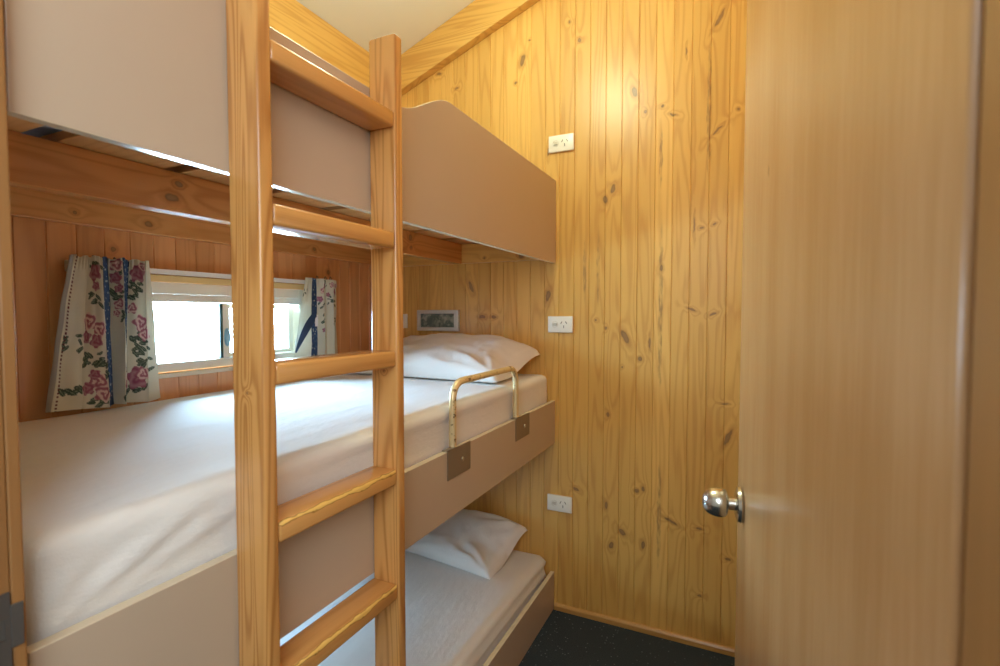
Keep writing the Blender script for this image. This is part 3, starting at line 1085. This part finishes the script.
wp = thing('wall_panel', 'silver framed rectangular panel with dark green glass above the pillow', 'wall panel', (-1.344, D, 1.316))
bm = NB()
a0, a1, b0, b1 = -1.464, -1.222, 1.264, 1.368
f = 0.018
yb_, yt_ = D - 0.0006, D - 0.020
box(bm, a0, a1, yt_, yb_, b1 - f, b1, 0.0025)
box(bm, a0, a1, yt_, yb_, b0, b0 + f, 0.0025)
box(bm, a0, a0 + f, yt_, yb_, b0 + f, b1 - f, 0.0025)
box(bm, a1 - f - 0.008, a1, yt_, yb_, b0 + f, b1 - f, 0.0025)
obj('frame', bm, M_SILVER, wp)
bm = NB()
box(bm, a0 + f + 0.0005, a1 - f - 0.0085, D - 0.010, D - 0.004, b0 + f + 0.0005, b1 - f - 0.0005)
obj('panel', bm, M_PANEL, wp)

# ------------------------------------------------------------------ curtains
CREAM = (0.78, 0.75, 0.62)
BLUE = (0.030, 0.055, 0.120)
LEAF = (0.030, 0.055, 0.045)


def lerp(a, b, t):
    return a + (b - a) * t


def mixc(a, b, t):
    return tuple(lerp(x, y, t) for x, y in zip(a, b))


def print_colour(u, v, spec, w, h):
    """u 0..1 across the flat cloth (w m wide), v 0 (top) .. 1 (bottom)."""
    x, z = u * w, v * h
    wob = 0.004 * noise.noise(Vector((x * 60, z * 60, 2.0)))
    c = mixc(CREAM, (0.60, 0.61, 0.56), 0.25 + 0.25 * noise.noise(Vector((x * 25, z * 25, 8))))
    for (b0, b1, vb) in spec['blue']:
        mid = (b0 + b1) / 2
        k = 1.0 if vb is None else max(0.0, 1 - (v / vb) ** 3)
        if abs(u - mid) < (b1 - b0) / 2 * k:
            c = mixc(BLUE, (0.075, 0.125, 0.23), 0.4 + 0.5 * noise.noise(Vector((x * 90, z * 90, 4))))
            if noise.noise(Vector((x * 130, z * 130, 9))) > 0.40:
                c = (0.50, 0.52, 0.48)
    for (lx, lz, la, ll) in spec['leaves']:        # leaf strokes
        dx, dz = x - lx, z - lz
        if abs(dx) > 0.016 or abs(dz) > 0.016:
            continue
        ca, sa = math.cos(la), math.sin(la)
        p, q = dx * ca + dz * sa, -dx * sa + dz * ca
        if (p / ll) ** 2 + ((q + wob * 0.5) / (ll * 0.42)) ** 2 < 1:
            t = 0.5 + 0.5 * noise.noise(Vector((x * 160, z * 160, 1)))
            c = mixc(LEAF, (0.17, 0.22, 0.17), t * 0.8) if abs(q) > ll * 0.06 else (0.28, 0.33, 0.25)
    for (rx, rz, rr, dark) in spec['roses']:
        dx, dz = x - rx, z - rz
        d = math.hypot(dx, dz) / rr
        if d > 1.4:
            continue
        an = math.atan2(dz, dx)
        lim = 1.0 + 0.16 * math.sin(an * 5 + rx * 90) + wob * 30
        if d < lim:
            pet = math.sin(d * 8.0 + 1.3 * math.sin(an * 3 + rz * 70) + an)
            rose = mixc((0.66, 0.42, 0.42), (0.38, 0.13, 0.18), 0.5 - 0.5 * pet)
            if dark:
                rose = mixc(rose, (0.26, 0.06, 0.14), 0.45)
            elif pet > 0.35:
                rose = (0.78, 0.60, 0.55)
            c = rose
    if spec.get('border'):
        b0 = spec['border']
        if abs(x - b0) < 0.0034 and (z * 105) % 1.0 < 0.48:
            c = (0.16, 0.06, 0.07)
        if x < b0 - 0.016:
            c = (0.40, 0.39, 0.37)
    return c


def curtain(name, us, tops, bots, xd_t, xd_b, zt, zb, spec, label, w, h, n=230, m=180):
    """us: stations across the cloth; tops / bots: their y at the top and the bottom; xd_*: distance from the wall there."""
    bm = NB()

    def ev(arr, u):
        i = 0
        while i < len(us) - 2 and u > us[i + 1]:
            i += 1
        t = max(0.0, min(1.0, (u - us[i]) / (us[i + 1] - us[i])))
        t = t * t * (3 - 2 * t) * 0.7 + t * 0.3
        return lerp(arr[i], arr[i + 1], t)
    grid, cols = {}, []
    for j in range(m + 1):
        v = j / m
        for i in range(n + 1):
            u = i / n
            s = v ** 0.9
            y = lerp(ev(tops, u), ev(bots, u), s)
            xd = lerp(ev(xd_t, u), ev(xd_b, u), s)
            z = lerp(zt(u), zb(u), v)
            xd += 0.005 * noise.noise(Vector((u * 14, v * 2.5, spec['seed'])))
            y += 0.003 * noise.noise(Vector((u * 9, v * 5, spec['seed'] + 4)))
            if v < 0.10:                      # gathered header tape
                xd += 0.003 * math.sin(u * 150) * (1 - v / 0.10)
            grid[i, j] = bm.verts.new((XW + xd, y, z))
            cols.append(print_colour(u, v, spec, w, h))
    bm.verts.index_update()
    for j in range(m):
        for i in range(n):
            bm.faces.new((grid[i, j], grid[i, j + 1], grid[i + 1, j + 1], grid[i + 1, j]))
    o = obj(name, bm, M_CURT, None, True, at=(XW, (tops[0] + tops[-1]) / 2, zt(0.5)), angle=89)
    ca = o.data.color_attributes.new('print', 'FLOAT_COLOR', 'POINT')
    buf = []
    for c in cols:
        buf += [max(0, c[0]), max(0, c[1]), max(0, c[2]), 1.0]
    ca.data.foreach_set('color', buf)
    sol = o.modifiers.new('thickness', 'SOLIDIFY')
    sol.thickness = 0.0012
    sol.offset = 0
    return tag(o, label, 'curtain', 'floral window curtains')


rnd = random.Random(11)
w1, h1 = 0.38, 0.40
U = lambda u: u * w1
Vv = lambda v: v * h1
roses = [(U(a), Vv(b), r * 1.18, d) for a, b, r, d in (
    (.35, .11, .018, True), (.36, .20, .010, True), (.30, .43, .019, False), (.39, .48, .017, False), (.27, .53, .014, True), (.36, .56, .015, True),
    (.37, .83, .019, False), (.30, .87, .014, True), (.40, .91, .018, False), (.35, .78, .011, True),
    (.61, .04, .015, False), (.60, .13, .013, True), (.62, .20, .010, True), (.62, .31, .012, False), (.60, .37, .008, False),
    (.84, .10, .018, True), (.88, .04, .010, False), (.80, .34, .012, False), (.87, .44, .019, False), (.90, .52, .015, False),
    (.84, .83, .024, True), (.88, .80, .016, False), (.72, .87, .012, True))]
leaves = []
for a, b, sa, sb, nn in ((.35, .05, .07, .02, 5), (.35, .28, .06, .04, 7), (.14, .57, .07, .07, 9), (.34, .66, .08, .06, 12), (.41, .75, .04, .05, 7), (.18, .87, .09, .035, 8), (.38, .96, .06, .02, 4),
                         (.61, .24, .05, .03, 6), (.66, .40, .05, .03, 6), (.84, .19, .06, .04, 6), (.80, .26, .03, .04, 4), (.83, .52, .04, .05, 5), (.87, .62, .07, .06, 12), (.90, .73, .05, .05, 7),
                         (.70, .93, .07, .035, 9), (.72, .76, .04, .025, 4), (.84, .91, .06, .02, 4), (.60, .08, .05, .03, 4)):
    for i in range(nn):
        leaves.append((U(a + rnd.uniform(-sa, sa)), Vv(b + rnd.uniform(-sb, sb)), rnd.uniform(-.9, .9), rnd.uniform(.009, .0145)))
us1 = [0, .05, .25, .46, .54, .67, .75, .93, 1.0]
spec1 = dict(blue=[(.445, .545, None), (.665, .765, .62)], roses=roses, leaves=leaves, border=0.030, seed=3.0)
c1 = curtain('curtain', us1, [0.730, 0.744, 0.770, 0.788, 0.818, 0.841, 0.872, 0.901, 0.931], [0.668, 0.680, 0.738, 0.788, 0.822, 0.836, 0.853, 0.894, 0.951],
             [.050, .052, .056, .088, .052, .086, .051, .084, .050], [.046, .052, .068, .104, .054, .088, .056, .094, .050],
             lambda u: 1.506 + 0.003 * math.sin(u * 40), lambda u: 1.094 - 0.004 * u, spec1,
             'rose patterned cream curtain at the left of the small window', w1, h1)

w2, h2 = 0.30, 0.37
roses = [(a * w2, b * h2, r, d) for a, b, r, d in ((.55, .14, .014, False), (.62, .08, .012, True), (.50, .24, .012, True), (.82, .06, .013, False), (.90, .14, .013, True), (.95, .07, .010, False), (.75, .18, .010, True),
                                                   (.55, .60, .010, True), (.60, .68, .008, False))]
leaves = []
for a, b, sa, sb, nn in ((.55, .30, .06, .04, 6), (.80, .24, .08, .05, 9), (.90, .30, .06, .05, 6), (.88, .50, .05, .04, 4), (.66, .05, .06, .03, 5), (.55, .45, .03, .06, 4), (.10, .18, .06, .05, 4)):
    for i in range(nn):
        leaves.append(((a + rnd.uniform(-sa, sa)) * w2, (b + rnd.uniform(-sb, sb)) * h2, rnd.uniform(0, 3.1), rnd.uniform(.006, .010)))
us2 = [0, .30, .44, .56, .70, .84, 1.0]
spec2 = dict(blue=[(.29, .46, None)], roses=roses, leaves=leaves, seed=9.0)
c2 = curtain('curtain', us2, [1.548, 1.565, 1.592, 1.612, 1.645, 1.668, 1.712], [1.469, 1.549, 1.596, 1.612, 1.655, 1.668, 1.722],
             [.046, .060, .054, .077, .054, .077, .050], [.045, .068, .054, .082, .052, .082, .045],
             lambda u: 1.500 - 0.004 * u, lambda u: 1.135, spec2,
             'rose patterned cream curtain at the right of the small window behind the ladder', w2, h2)
for cu, ys in ((c1, (0.788, 0.841, 0.901)), (c2, (1.612, 1.66, 1.69))):
    for y in ys:
        bm = NB()
        tube(bm, [(XW + 0.036, y, 1.492), (XW + 0.037, y, 1.505), (XW + 0.041, y, 1.511), (XW + 0.046, y, 1.507), (XW + 0.046, y, 1.497)], 0.0018, 8)
        obj('hook', bm, M_DKMETAL, cu, True)
# diagonal blue tie and small white care tag of the right curtain
bm = NB()
pts = []
for i in range(13):
    t = i / 12
    pts.append((XW + 0.079 - 0.006 * t, lerp(1.562, 1.462, t), lerp(1.345, 1.195, t) + 0.012 * math.sin(math.pi * t)))
ring = []
for i, p in enumerate(pts):
    hw = 0.004 + 0.013 * math.sin(math.pi * min(1, 0.25 + 0.75 * i / 12))
    ring.append([bm.verts.new((p[0], p[1] - hw * .8, p[2] + hw * .7)), bm.verts.new((p[0] + 0.006, p[1], p[2])), bm.verts.new((p[0], p[1] + hw * .8, p[2] - hw * .7)), bm.verts.new((p[0] - 0.003, p[1], p[2]))])
for a, b in zip(ring, ring[1:]):
    for j in range(4):
        bm.faces.new((a[j], a[(j + 1) % 4], b[(j + 1) % 4], b[j]))
bm.faces.new(ring[0])
bm.faces.new(ring[-1])
bmesh.ops.recalc_face_normals(bm, faces=bm.faces)
M_TIE = plain('blue_cotton', BLUE, 0.9, vary=0.6)
tie = obj('tie', bm, M_TIE, c2, True, angle=80)
tie['label'] = 'diagonal blue tie of the curtain'
bm = NB()
box(bm, XW + 0.080, XW + 0.0815, 1.560, 1.576, 1.297, 1.345, 0.0004)
tg = obj('care_tag', bm, M_TAG, c2)
tg['label'] = 'small white care tag'
